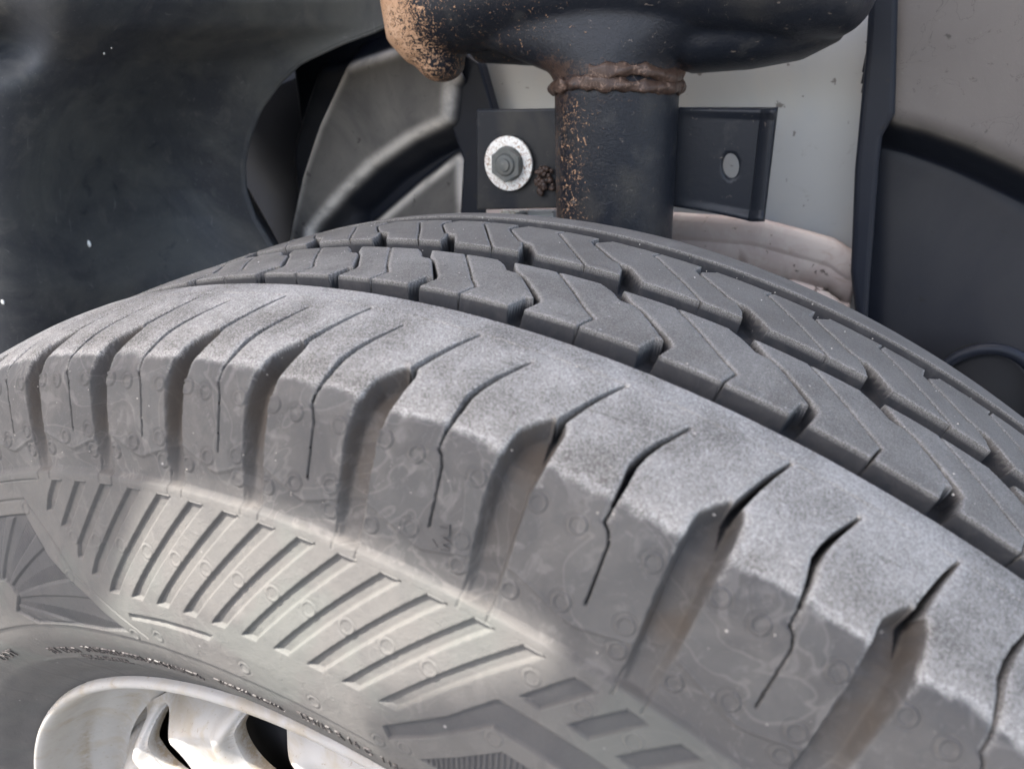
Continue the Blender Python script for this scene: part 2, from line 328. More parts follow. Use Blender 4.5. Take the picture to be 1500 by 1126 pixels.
# ---- sidewall relief
SW = []
emb = [(106.76, 140.6), (105.38, 151.3), (104.06, 157.5), (102.83, 163.2), (101.2, 168)]
def cut_th(s): return np.interp(s, [p[1] for p in emb], [p[0] for p in emb])
def bar(j, base):
    tt = base - 2.196 * j; a, b = [], []
    for s in np.linspace(131.6, 165.3, 8):
        t = (s - 131.6) / 33.7; l = tt + 5.62 * t; r_ = l - .97 - .04 * t
        if base > 104 and tt > 95: c = cut_th(s); l2 = min(l, c); 
        else: l2 = l
        if l2 - r_ > .12: a.append((l2, s)); b.append((r_, s))
    return a + b[::-1]
dep = lambda v: (lambda s: v + 0 * s)
for base in (105.38, 105.38 + 120, 105.38 + 240):
    o = base - 105.38
    for j in range(14):
        p = [(a + (o if base > 106 else 0), s) for a, s in bar(j, 105.38)] if o else bar(j, 105.38)
        if len(p) > 5: SW.append(Feat('poly', p, .296, dep(1.1), .40, 'bar'))
    for j in range(5):
        q = [(76.25, 143.8), (75.25, 144.2), (73.57, 132.6), (74.56, 132.2)]
        SW.append(Feat('poly', [(a - 2.19 * j + o, s) for a, s in q], .302, dep(.95), .35, 'frame'))
    SW.append(Feat('poly', [(a + o, s) for a, s in [(100.9, 171.5), (97.5, 170.1), (95.2, 169.7), (93.5, 169.4), (93.9, 171.7), (97.5, 172.2), (100.85, 173.5)]], .28, dep(1.0), .4, 'bar'))
    # stepped frame to the right: region between outer and inner V lines
    SW.append(Feat('poly', [(a + o, s) for a, s in [(82.04, 172.5), (78.87, 158.6), (76.99, 147.3), (62, 147.3), (62, 154.6), (76.78, 154.8), (79.35, 167.4), (81.61, 176.4)]], .285, dep(1.0), .35, 'frame'))
    # left badge: groove line around its border and sunk fan field
    SW.append(Feat('line', [(a + o, s) for a, s in [(121, 137.4), (108.9, 137.6), (106.9, 150.0), (105.5, 160.2), (104.05, 166), (102.05, 173), (100.05, 179.6)]], .285, dep(.55), .5, 'bar', ws=[.5] * 7))
    SW.append(Feat('poly', [(a + o, s) for a, s in [(121, 142.2), (109.2, 142.2), (107.69, 155.9), (106.17, 162.7), (104.88, 167.5), (103.39, 174.1), (101.85, 179.3), (104.8, 181.3), (109.6, 181.4), (113.6, 181.6), (115.6, 176.2), (113.9, 170), (114.6, 164), (121, 163)]], .285, dep(.8), .4, 'fan'))
    SW.append(Feat('poly', [(a + o, s) for a, s in [(79.77, 177.1), (77.57, 167.2), (75.96, 159.1), (62, 158.6), (62, 177)]], .285, dep(.6), .4, 'stripes'))
    SW.append(Feat('line', [(a + o, s) for a, s in [(121, 131.6), (107.0, 131.4)]], .30, dep(.5), .3, 'bar', ws=[.3, .3]))
PIPS = []
for i in range(-3, 10):
    for a, s in [(.24, 101.7), (.88, 102), (.55, 118.6), (.90, 116.4), (.26, 122), (.92, 122.3), (.47, 102.2)]: PIPS.append((float(th_of(i + a)), s, .342 if s < 105 else .325, 1.75))
for j in range(12): PIPS.append((104.5 - 2.2 * j, 149.3, .288, 1.9))
for a, s in [(76.05, 137.8), (73.78, 138), (71.6, 138.1), (98.73, 177.6), (91.47, 177), (108.98, 140.3), (105.9, 162.0), (101.3, 179.9), (76.54, 157.0), (82.26, 179.1), (80.66, 176.2), (86.5, 177.5)]: PIPS.append((a, s, .282, 1.7))

def apply_feats(TH, S, H, att, feats, th_ax, s_ax):
    """lower H inside every feature; returns the overall inside distance"""
    Dm = np.full(TH.shape, -9.0)
    for f in feats:
        for off in (-360, 0, 360):
            a0, a1 = f.box[0] + off, f.box[1] + off
            i0, i1 = np.searchsorted(th_ax, [a0, a1]); j0, j1 = np.searchsorted(s_ax, [f.box[2], f.box[3]])
            if i1 - i0 < 2 or j1 - j0 < 2: continue
            sl_ = (slice(i0, i1), slice(j0, j1)); d = f.sd(TH[sl_] - off, S[sl_])
            run = f.run; hh = -f.depth(S[sl_]) * np.where(d > 0, sm(.18 + .82 * d / run) * (d > 0), 0)
            k = f.tag; ins = d > 0
            if k == 'fan':
                x = (TH[sl_] - off - f.th0 + 3.6) * 5.0; y = (S[sl_] - 171.5) * 1.0
                x = (TH[sl_] - off - (f.th0 - 121 + 116.6)) * math.pi / 180 * 282; an = np.arctan2(x, -y)
                ray = np.abs(((an / (math.pi / 8.5)) % 1) - .5) * 2; rr = np.hypot(x, y)
                rb = .60 * sm((ray - .66) / .08) * sm((d - .3) / 1.0)
                fine_ = .26 * np.sin(rr * 2 * math.pi / 1.35) * (ray < .62) * (rr > 12) * (((an / (math.pi / 8.5)) % 1) < .5)
                hh = hh + np.where(ins, rb + fine_, 0)
            if k == 'stripes':
                x = (TH[sl_] - off) * math.pi / 180 * 285; hh = hh + np.where(ins, .42 * (np.sin((x * .95 + (S[sl_] - 160) * .25) * 2 * math.pi / 1.45) > 0) * sm(d / .6), 0)
            H[sl_] = np.minimum(H[sl_], hh); Dm[sl_] = np.maximum(Dm[sl_], d)
            if k == 'groove_shade': att['groove_shade'][sl_] = np.maximum(att['groove_shade'][sl_], sm((d + .1) / .5)); att['groove'][sl_] = np.maximum(att['groove'][sl_], sm((d + .1) / .5))
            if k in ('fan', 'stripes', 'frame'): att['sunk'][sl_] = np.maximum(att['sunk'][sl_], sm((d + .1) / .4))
            if k == 'groove': att['groove'][sl_] = np.maximum(att['groove'][sl_], sm((d + .1) / .5))
            if k == 'sipe': att['sipe'][sl_] = np.maximum(att['sipe'][sl_], sm((d - .05) / .3) * np.clip((S[sl_] < 95) * .8 + .6, 0, 1))
    return Dm
def ring_feats(S, H, att):
    D = np.full(S.shape, -9.0)
    for a, b, dp, run in RINGS:
        d = np.minimum(S - a, b - S); D = np.maximum(D, d)
        H[:] = np.minimum(H, np.where(d > 0, -dp * sm(.12 + .88 * d / run), 0)); att['groove_shade'][:] = np.maximum(att['groove_shade'], sm((d + .1) / .5)); att['groove'][:] = np.maximum(att['groove'], sm((d + .1) / .5) * .7)
    return D
def evaluate(TH, S, th_ax, s_ax):
    H = np.zeros(TH.shape); att = {k: np.zeros(TH.shape) for k in ('groove', 'sipe', 'groove_shade', 'sunk')}
    D1 = apply_feats(TH, S, H, att, FE, th_ax, s_ax); D2 = ring_feats(S, H, att); Dt = np.maximum(D1, D2)
    D3 = apply_feats(TH, S, H, att, SW, th_ax, s_ax) if s_ax.max() > 130 else np.full(TH.shape, -9.)
    return H, att, Dt, D3
def noise2(TH, S, seed, scale):
    """cheap smooth value noise"""
    r2 = np.random.default_rng(seed); G = r2.random((257, 257)); x = TH * 6.2 / scale; y = S / scale
    xi = np.floor(x).astype(int); yi = np.floor(y).astype(int); fx, fy = sm(x - xi), sm(y - yi); g = lambda a, b: G[a % 257, b % 257]
    return (g(xi, yi) * (1 - fx) + g(xi + 1, yi) * fx) * (1 - fy) + (g(xi, yi + 1) * (1 - fx) + g(xi + 1, yi + 1) * fx) * fy
def surface(th_ax, s_ax, snap=True):
    TH, S = np.meshgrid(th_ax, s_ax, indexing='ij')
    H, att, Dt, D3 = evaluate(TH, S, th_ax, s_ax)
    if snap:
        hs = .30
        for D in (Dt, D3):
            gx = np.gradient(D, axis=0) / np.gradient(th_ax)[:, None]; gy = np.gradient(D, axis=1) / np.gradient(s_ax)[None]
            rr = np.interp(S, SS, Q2[:, 1]) * 1000 * math.pi / 180; gxm = gx / rr; n = np.hypot(gxm, gy); ok = (np.abs(D) < .55 * hs) & (n > .6) & (n < 1.4)
            TH = TH - np.where(ok, D * gxm / (n * n + 1e-9) / rr, 0); S = S - np.where(ok, D * gy / (n * n + 1e-9), 0)
        H, att, Dt, D3 = evaluate(TH, S, th_ax, s_ax)
    ph = ph_of(TH)
    # worn rounded lips along the tread edges
    nz = noise2(TH, S, 1, 1.1); nz2 = noise2(TH, S, 2, 3.3)
    Dr = ring_feats(S, np.zeros(S.shape), {'groove': np.zeros(S.shape), 'groove_shade': np.zeros(S.shape)})
    lip = sm((Dt + .9 + .5 * nz) / (.9 + .5 * nz)) * (Dt <= 0.0)
    H = H - .30 * lip * (S < 100)
    # fine wear line at s=61.3, broken here and there
    H = H - .35 * np.exp(-((S - 61.2 + .5 * (nz2 - .5)) / .28) ** 2) * (nz2 > .33) * (Dt < -1)
    # block faces: lower chamfer under a ridge line, then the ledge
    f = (ph % 1); lowf = sm((Dt + .6) / .6) * 0
    ridge = np.interp(f, [0, .2, .40, .58, .66, .80, 1.0], [118.6, 116.8, 119.2, 121.4, 121.9, 120.6, 118.6])
    bodyS = np.abs(S); below = (bodyS > ridge)
    H2 = -(.22 * sm((bodyS - ridge) / 1.1) + 1.0 * np.clip((bodyS - ridge) / (127.4 - ridge), 0, 1)) * (bodyS > ridge) * (bodyS < 131)
    led = sm((bodyS - 127.5) / 1.9); H2 = H2 * (1 - led); H = np.where(bodyS < 131, np.minimum(H, 0) * (1 - led) + H2, H)
    H = H + .26 * np.exp(-((bodyS - ridge) / .5) ** 2) * (Dt < -.5) * (bodyS < 126)
    # thin joint lines carried over the ledge at the groove walls
    rdeg = .318 * 1000 * math.pi / 180
    for q in (0.0, .2):
        dd = ((ph - q + .5) % 1 - .5) * 5.9 * rdeg; H = H - .5 * np.exp(-(dd / .22) ** 2) * sm((S - 124.5) / 1) * (S < 131.2)
    # worn facet edge on the shoulder
    ab = 94.3 + 1.6 * (nz2 - .5) + 1.6 * (noise2(TH, S, 3, 9) - .5) + .8 * (nz - .5); worn = 1 - sm((np.abs(S) - ab + 1.2) / 2.4)
    H = H - .12 * worn * (Dt < 0)
    edge = np.exp(-((np.abs(S) - ab + .9) / 1.1) ** 2) * .9 + lip * .55 * (S > 50) + lip * .65 * (S <= 50)
    # pips
    for (a, s, r, rad) in PIPS:
        i0, i1 = np.searchsorted(th_ax, [a - .6, a + .6]); j0, j1 = np.searchsorted(s_ax, [s - 3, s + 3])
        if i1 - i0 < 3 or j1 - j0 < 3: continue
        q = (slice(i0, i1), slice(j0, j1)); d = np.hypot((TH[q] - a) * math.pi / 180 * r * 1000, S[q] - s)
        pk = .34 if s < 125 else .17
        H[q] += (pk * np.exp(-((d - rad) / .26) ** 2) - pk * .7 * np.exp(-((d - rad - .62) / .28) ** 2) - .12 * (d < rad - .3)) * (Dt[q] < -.3)
    # bead band with moulded radial joints
    att['sunk'] = np.maximum(att['sunk'], sm((S - 203.5) / .8) * .9); rj = ((TH + 2.2) % 9.5) - 4.75; H = H - .30 * np.exp(-(rj * 4.0 / .32) ** 2) * sm((S - 203.5) / .8)
    # bead side steps
    H = H - .45 * sm((S - 181.8) / .8) * (S > 150) + .35 * np.exp(-((S - 203.2) / .5) ** 2) + .3 * np.exp(-((S - 196.5 - 60) / .4) ** 2)
    H = H + .10 * (noise2(TH, S, 4, 14) - .5) + .05 * (nz2 - .5)
    worn = worn * (Dt < .25) * sm((H + 1.3) / .7)
    side = sm((S - 128) / 2) + 0 * TH; far_shade = sm((46 - S) / 4) * (.75 + .25 * sm((10 - S) / 30))  # last mask darkens the far ribs, partly as painted arch shade
    at = dict(gmask=att['groove'], worn=worn, far_shade=far_shade, groove_shade=att['groove_shade'], sunk=att['sunk'], groove=att['groove'] * (1 - .85 * sm((S - 112) / 10)), sipe=att['sipe'], side=side, edge=np.clip(edge, 0, 1) * (Dt < .3) * (np.abs(S) < 99))
    return TH, S, H, at, Dt, ph

wheel = thing('wheel', (0, 0, 0), 'front wheel with a worn dusty tyre on a silver rim, filling the foreground', 'wheel')
tyre = bpy.data.objects.new('tyre', None); tyre.empty_display_size = .02; link(tyre, wheel)
th_ax = np.concatenate([np.arange(56, 60, .14), np.arange(60, 111.5, .050), np.arange(111.5, 122, .10)])
s_ax = np.concatenate([np.arange(-100, -54, .8), np.arange(-54, 55, .34), np.arange(55, 131.5, .28), np.arange(131.5, 184, .34), np.arange(184, 236, .8)])
TH, S, H, at, Dt, PH = surface(th_ax, s_ax)
V = surf(np.radians(TH), S, H); nv = len(s_ax); nu = len(th_ax)
F = grid_faces(nu, nv)[:, ::-1]
# every tread block is a piece of its own
fc = F; sc_ = S.ravel()[fc].mean(1); dc = Dt.ravel()[fc].mean(1); pc = PH.ravel()[fc].mean(1); hc = H.ravel()[fc].min(1)
key = np.zeros(len(F), int)
def rib_phase(s, ph, tab_s, tab_p): return np.floor(ph - np.interp(s, tab_s, tab_p)).astype(int)
gr = RINGS
solid = hc > -3.6
m1 = (sc_ > 51.9) & (sc_ < 127.4) & ((solid) | (sc_ > 105)); m2 = (sc_ > 6.1) & (sc_ < 39.3); m3 = (sc_ > -39.4) & (sc_ < -6.0); m4 = (sc_ < -51.8)
in_gr = at['gmask'].ravel()[fc].mean(1) > .6
g1 = rib_phase(sc_, pc, [52, 61, 68, 74, 81, 90, 127], [.36, .36, .27, .21, .15, .10, .10])
g2 = rib_phase(sc_, pc, [6, 14, 17, 30.5, 39.3], [-.21, .0, .115, .40, .33])
g3 = rib_phase(sc_, pc, [-39, -33, -30, -17.5, -16, -6], [.33, .26, .30, .59, .67, .86])
key = np.where(m1 & ~in_gr, 1000 + g1, key); key = np.where(m2 & ~in_gr, 2000 + g2, key); key = np.where(m3 & ~in_gr, 3000 + g3, key); key = np.where(m4 & (sc_ < -51.8), 4000, key)
key = np.where(sc_ > 129.4, 5000, key)
flatV = V.reshape(-1, 3); flat_at = {k_: v_.ravel() for k_, v_ in at.items()}
names = {1: 'shoulder_block', 2: 'rib_block', 3: 'rib_block', 4: 'shoulder_rib', 5: 'sidewall', 0: 'carcass'}
big = {}
for kk in np.unique(key):
    sub = F[key == kk]
    if kk and len(sub) < 150: key[key == kk] = 0; continue
for kk in np.unique(key):
    sub = F[key == kk]; u, inv = np.unique(sub, return_inverse=True); sub = inv.reshape(sub.shape)
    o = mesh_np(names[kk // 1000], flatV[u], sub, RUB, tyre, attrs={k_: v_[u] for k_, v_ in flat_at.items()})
    big[kk] = o
# the rest of the tyre round the back, coarser
th2 = np.arange(121.5, 416.9, .30); s2 = np.concatenate([np.arange(-118, 132, 1.25), np.arange(132, 236, 2.4)])
TH, S, H, at, Dt, PH = surface(th2, s2, snap=False); V = surf(np.radians(TH), S, H - .12)
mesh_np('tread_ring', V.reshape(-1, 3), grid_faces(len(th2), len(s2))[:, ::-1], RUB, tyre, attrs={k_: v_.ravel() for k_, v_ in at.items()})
# inner sidewall strip beyond the fine patch
th3 = np.arange(56, 122.1, .5); s3 = np.linspace(-SS.max() * 0 + SS.min(), -99.5, 40); TH, S = np.meshgrid(th3, s3, indexing='ij')
mesh_np('sidewall', surf(np.radians(TH), S, 0 * S).reshape(-1, 3), grid_faces(len(th3), len(s3))[:, ::-1], RUB, tyre, attrs=dict(side=np.ones(TH.size)))

# ------------------------------------------------------------------ raised lettering on the sidewall
def lettering(text, th_start, s_base, size, name='raised_lettering', th_end=None, mat=None, flip=False, rot=None, h0=.05):
    cu = bpy.data.curves.new('t', 'FONT'); cu.body = text; cu.size = 1; cu.extrude = .0; cu.resolution_u = 2
    ob = bpy.data.objects.new('t', cu); C.objects.link(ob); dg = bpy.context.evaluated_depsgraph_get(); me = bpy.data.meshes.new_from_object(ob.evaluated_get(dg))
    bpy.data.objects.remove(ob)
    bm = bmesh.new(); bm.from_mesh(me); bmesh.ops.subdivide_edges(bm, edges=[e for e in bm.edges if e.calc_length() > .25], cuts=1)
    g = bmesh.ops.extrude_face_region(bm, geom=bm.faces[:]); up_ = [v for v in g['geom'] if isinstance(v, bmesh.types.BMVert)]
    for v in bm.verts: v.co.z = 0
    for v in up_: v.co.z = 1
    X = np.array([v.co for v in bm.verts]); wd = X[:, 0].max()
    _, r = prof(np.array([s_base])); r = r[0]
    if th_end is not None: sx = (th_start - th_end) * math.pi / 180 * r * 1000 / wd
    else: sx = size
    x = X[:, 0] * sx; y = X[:, 1] * size
    if rot is not None:
        c, s_ = math.cos(rot), math.sin(rot); x, y = x * c - y * s_, x * s_ + y * c
    th = np.radians(th_start) - x / 1000 / r; s = s_base - y
    co = surf(th, s, h0 + X[:, 2] * (.30 if mat is None else .55) - .45 * (s > 182.3))
    for v, c in zip(bm.verts, co): v.co = c
    return from_bm(name, bm, mat or LET, tyre, smooth=False)
lettering('PLY  TREAD', 117.8, 199.5, 6.0, th_end=112.9)
lettering('POLYESTER+STEEL+POLYAMIDE', 111.6, 198.3, 6.2, th_end=97.6)
lettering('SIDE  POLYESTER', 114.2, 205.0, 5.6, th_end=107.3)
lettering('TUBELESS  RADIAL', 95.6, 194.6, 4.6, th_end=89.8)
lettering('235/65 R 16 C  115/113', 88.3, 191.8, 6.5, th_end=79.5)
lettering('DOT', 127.5, 196, 6.5, th_end=123.5)
lettering('TWI', 81.42, 114.6, 3.4, rot=R(-75), mat=RUB, h0=-.05)
bm = bmesh.new()  # little pointer under the mark
tri = [(81.56, 118.9), (81.26, 119.9), (81.50, 121.0)]
lo = [bm.verts.new(surf(np.radians(a), np.array(s), 0.02)) for a, s in tri]; hi = [bm.verts.new(surf(np.radians(a), np.array(s), .32)) for a, s in tri]
bm.faces.new(hi); [bm.faces.new((lo[k], lo[(k + 1) % 3], hi[(k + 1) % 3], hi[k])) for k in range(3)]; from_bm('raised_pointer', bm, RUB, tyre, smooth=False)

# pale grains of grit lying on the tread and in the grooves
rg2 = np.random.default_rng(21); gv, gf = [], []
ico = bmesh.new(); bmesh.ops.create_icosphere(ico, subdivisions=1, radius=1); iv = np.array([v.co for v in ico.verts]); ifc = [[v.index for v in f.verts] for f in ico.faces]; ico.free()
for k in range(260):
    a_ = rg2.uniform(63, 112); s_ = rg2.uniform(-46, 126); rad = .13 + .20 * rg2.random() ** 3; 
    if -6.5 < s_ < 7 or 38.5 < s_ < 52.5: h_ = -7.6; rad *= 2.4
    else: h_ = -.02
    c_ = surf(np.array(R(a_)), np.array(s_), h_); v_ = iv * rad * .001 * rg2.uniform(.6, 1.25, 3) * rg2.uniform(.8, 1.2, (len(iv), 1)) + c_; o_ = len(gv) * len(iv); gv.append(v_); gf += [[i_ + o_ for i_ in f] for f in ifc]
GRIT = plastic('pale_grit', (.26, .24, .21), (.42, .39, .35), .4, .6, .9, 300)
tag(mesh_np('grit', np.vstack(gv), gf, GRIT, smooth=False), 'tiny pale grains of grit scattered over the tyre tread', 'grit', kind='stuff')

# ------------------------------------------------------------------ rim
rim = bpy.data.objects.new('rim', None); rim.empty_display_size = .02; link(rim, wheel)
def revolve(prf, n=256, a0=0, a1=360):
    prf = np.array(prf); a = np.radians(np.linspace(a0, a1, n + 1)); y = prf[:, 0]; r = prf[:, 1]
    V = np.stack([r[None] * np.cos(a)[:, None], np.broadcast_to(y, (n + 1, len(y))), r[None] * np.sin(a)[:, None]], -1).reshape(-1, 3)
    return V, grid_faces(n + 1, len(prf)), np.broadcast_to(r, (n + 1, len(y))).ravel(), np.repeat(a, len(y))
lipP = catmull([(-.088, .2215), (-.0925, .2235), (-.0965, .2232), (-.0985, .2218), (-.0982, .2198), (-.0960, .2182), (-.0915, .2172), (-.084, .2158), (-.076, .2125), (-.071, .2065), (-.0665, .2005), (-.0665, .1950)], 6)
V, F, rr, aa = revolve(lipP, 300)
gm = np.exp(-((rr - .2130) / .0012) ** 2) * (.5 + .5 * np.sin(aa * 7 + 1)) ** 2 + .35 * np.exp(-((rr - .200) / .003) ** 2)
mesh_np('rim_flange', V, F, RIM, rim, attrs=dict(grime=gm))
holes = [(h0 + 72 * k, .1705) for k in range(5) for h0 in (107.0, 132.0)]
na, nr_ = 1440, 130; a = np.linspace(0, 360, na + 1); r = np.linspace(.1955, .118, nr_); A, RR = np.meshgrid(a, r, indexing='ij')
Ah = np.radians(A); dmin = np.full(A.shape, 9.); HX = np.zeros(A.shape); HZ = np.zeros(A.shape); HR = .0190
for ha, hr in holes:
    dx = RR * np.cos(Ah) - hr * math.cos(R(ha)); dz = RR * np.sin(Ah) - hr * math.sin(R(ha)); dd = np.hypot(dx, dz) - HR
    m_ = dd < dmin; dmin = np.where(m_, dd, dmin); HX = np.where(m_, dx, HX); HZ = np.where(m_, dz, HZ)
RX = RR * np.cos(Ah); RZ = RR * np.sin(Ah)
near = (dmin > -.0009) & (dmin < .0009) & (dmin < 1); k_ = np.where(near, HR / (dmin + HR), 1); RX = np.where(near, RX + HX * (k_ - 1), RX); RZ = np.where(near, RZ + HZ * (k_ - 1), RZ); dmin = np.where(near, 0, dmin)
va = ((A - 146.5 + 36) % 72) - 36; val = np.exp(-(va / 3.6) ** 2) * sm((RR - .140) / .02)
def discY(RR, va, val, dmin):
    return -.0665 - .0165 * sm((.1955 - RR) / .016) - .0035 * np.exp(-((dmin - .0055) / .0042) ** 2) + .0035 * sm((.0035 - dmin) / .0035) ** 2 + .012 * val - .006 * sm((.150 - RR) / .03)
Yd = discY(RR, va, val, dmin)
Vd = np.stack([RX, Yd, RZ], -1).reshape(-1, 3); Fd = grid_faces(na + 1, nr_); keep = dmin.ravel()[Fd].min(1) > -1e-6
gm = (np.exp(-((RR - .194) / .003) ** 2) * .6 + 1.3 * np.exp(-((va - 1.2) / 2.0) ** 2) * sm((RR - .150) / .02)).ravel()
mesh_np('wheel_disc', Vd, Fd[keep][:, ::-1], RIM, rim, attrs=dict(grime=gm))
for ha, hr in holes:
    t_ = np.linspace(0, 2 * math.pi, 73); x0_, z0_ = hr * math.cos(R(ha)), hr * math.sin(R(ha)); V = []
    for q_ in t_:
        x_, z_ = x0_ + HR * math.cos(q_), z0_ + HR * math.sin(q_); r_, a_d = math.hypot(x_, z_), math.degrees(math.atan2(z_, x_)) % 360
        va_ = ((a_d - 146.5 + 36) % 72) - 36; vl = math.exp(-(va_ / 3.6) ** 2) * float(sm((r_ - .140) / .02)); y_ = float(discY(r_, va_, vl, 0.0))
        for dy, k_ in ((-.0001, 1.004), (.0006, .992), (.0014, .985), (.0035, .978), (.0060, .985)): V.append((x0_ + HR * k_ * math.cos(q_), y_ + dy, z0_ + HR * k_ * math.sin(q_)))
    mesh_np('hole_collar', V, grid_faces(73, 5), RIM, rim, attrs=dict(grime=np.tile([0, 0, .3, 1, 1.4], 73)))
V, F, rr, aa = revolve([(-.0645, .1965), (-.05, .190), (.02, .186), (.09, .20), (.1, .22)], 96); mesh_np('rim_barrel', V, F, RIM, rim)
V, F, rr, aa = revolve([(-.062, .0), (-.062, .180), (-.058, .184), (.02, .184)], 64); mesh_np('shade_drum', V, F, BLK, wheel)  # black drum close behind the holes, inner shade of the wheel as its colour
V, F, rr, aa = revolve([(-.0935, .2135), (-.098, .1185), (-.115, .075), (-.118, .0)], 64)
V, F, rr, aa = revolve([(-.093, .121), (-.099, .105), (-.112, .07), (-.114, .0)], 64); mesh_np('hub_cap', V, F, RIM, rim)

# ------------------------------------------------------------------ wheel arch behind
def px_panel(name, outline_rect, fY, mat, parent, n=(90, 70), thick=.003, hf=None, label=None, keep=None):
    """surface whose points stand at depth fY(px,py); hf may carve it"""
    x0, y0, x1, y1 = outline_rect; us = np.linspace(x0, x1, n[0]); vs_ = np.linspace(y0, y1, n[1]); V = []
    for u in us:
        for v in vs_: V.append(P(u, v, fY(u, v)))
    F = grid_faces(*n)
    if keep is not None:
        U, W_ = np.meshgrid(us, vs_, indexing='ij'); kp = keep(U, W_).ravel()[F].all(1); F = F[kp]
    o = mesh_np(name, V, F, mat, parent); m = o.modifiers.new('thickness', 'SOLIDIFY'); m.thickness = thick; m.offset = -1
    if label: o['label'] = label
    return o
# left liner: big smooth sheet that runs forward past the tyre; its right edge is a free curve
edge_y = [-160, 0, 40, 62, 90, 120, 160, 200, 240, 280, 320, 360, 420, 700]; edge_x = [640, 610, 560, 500, 440, 408, 380, 364, 356, 358, 372, 396, 440, 480]
def leftY(u, v):
    e = np.interp(v, edge_y, edge_x); t = np.clip(u / e, -1.2, 1)
    y = .02 + .17 * sm((t + .15) / 1.15) ** 1.0
    return y - .014 * math.exp(-((u - 110) / 90) ** 2 - ((v + 30) / 150) ** 2) + .02 * math.exp(-((u - 0) / 60) ** 2 - ((v - 60) / 40) ** 2)
liner = thing('wheel_arch_liner', P(200, 250, .05), 'smooth black plastic wheel arch liner with small white specks, left of the tyre', 'liner')
us = np.linspace(-1.0, 1.0, 120); vs_ = np.linspace(-160, 700, 110); V = []
for t in us:
    for v in vs_:
        e = float(np.interp(v, edge_y, edge_x)); u = e * (t + 1) / 2 if t > -.999 else 0
        u = e - (1 - t) / 2 * (e + 260); yy = leftY(u, v)
        roll = max(0, (t - .985) / .015); yy += .0 * roll
        V.append(P(u, v, yy))
o = mesh_np('liner_sheet', V, grid_faces(120, 110), LINER, liner); md = o.modifiers.new('thickness', 'SOLIDIFY'); md.thickness = .003; md.offset = -1
Vr = []  # wall added behind the liner edge to keep light out of the recess
for v in vs_:
    e = float(np.interp(v, edge_y, edge_x)); p0 = P(e, v, leftY(e, v))
    for dy in (0, .01, .05, .14): Vr.append(p0 + np.array([-dy * 1.3, dy, dy * .25]))
o = mesh_np('liner_baffle', Vr, grid_faces(110, 4), LINER, liner); md = o.modifiers.new('thickness', 'SOLIDIFY'); md.thickness = .002
SPK = M('white_paint_speck', (.8, .8, .76), .6).done()
for (sx, sy, sr) in [(130, 357, 4.2), (4, 442, 3.0), (152, 78, 1.6), (163, 70, 1.2)]:
    bm = bmesh.new(); bmesh.ops.create_icosphere(bm, subdivisions=2, radius=1)
    c = P(sx, sy, leftY(sx, sy)); sc = sr / FPX * np.linalg.norm(c - CAMP)
    bmesh.ops.scale(bm, verts=bm.verts, vec=(sc * .8, sc * .5, sc * 1.1)); bmesh.ops.translate(bm, verts=bm.verts, vec=c - 0 * c); from_bm('paint_speck', bm, SPK, liner)

# relief panels: plateaus on a plane, walls sloping away
def blur(A, n):
    for _ in range(n):
        B = np.pad(A, 1, mode='edge'); A = (B[1:-1, 1:-1] * 4 + B[:-2, 1:-1] * 2 + B[2:, 1:-1] * 2 + B[1:-1, :-2] * 2 + B[1:-1, 2:] * 2 + B[:-2, :-2] + B[2:, 2:] + B[:-2, 2:] + B[2:, :-2]) / 16
    return A
def relief(name, rect, Y0, plats, mat, parent, res=.0012, base=None, label=None, nb=5, xmin=None):
    """rect in photo pixels at plane Y0; plats = [(pixel polygon, height m, wall run m, dust 0..1)]"""
    c = [P(x, y, Y0) for x, y in ((rect[0], rect[1]), (rect[2], rect[1]), (rect[0], rect[3]), (rect[2], rect[3]))]
    xs = np.arange(min(p[0] for p in c), max(p[0] for p in c), res); zs = np.arange(min(p[2] for p in c), max(p[2] for p in c), res)
    X, Z = np.meshgrid(xs, zs, indexing='ij'); Hh = np.zeros(X.shape); du = np.zeros(X.shape)
    for poly, h, run, dust in plats:
        pp = [P(x, y, Y0 - h) for x, y in poly]; d = poly_sd(X, Z, [(p[0], p[2]) for p in pp])
        t = np.clip(-d / run, 0, 1); Hh = np.maximum(Hh, h * (1 - t)); du = np.maximum(du, dust * sm((d + .003) / .004))
    Hh = blur(Hh, nb); du = blur(du, 3); ed = np.zeros(X.shape)
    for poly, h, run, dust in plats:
        pp = [P(x, y, Y0 - h) for x, y in poly]; d = poly_sd(X, Z, [(p[0], p[2]) for p in pp]); ed = np.maximum(ed, min(dust, 1) * np.exp(-((d + .0004) / .0024) ** 2) * (1.0 if dust == 1 or dust == .9 else 0))  # mask of the painted highlight along plateau edges
    if base is not None: Hh = Hh + base(X, Z)
    V = np.stack([X, Y0 - Hh, Z], -1).reshape(-1, 3)
    Fr = grid_faces(len(xs), len(zs))
    if xmin is not None: Fr = Fr[(pix(V)[0] > xmin)[Fr].all(1)]
    o = mesh_np(name, V, Fr, mat, parent, attrs=dict(dust=du, brow_highlight=ed)); m = o.modifiers.new('thickness', 'SOLIDIFY'); m.thickness = .003; m.offset = -1
    if label: o['label'] = label
    return o
mould = thing('moulded_arch_panel', P(560, 220, .26), 'dusty black moulded liner panel with raised angular facets, left of the bolted bracket', 'liner panel')
xl_ = P(440, 200, .275)[0]
extrude_poly0 = None
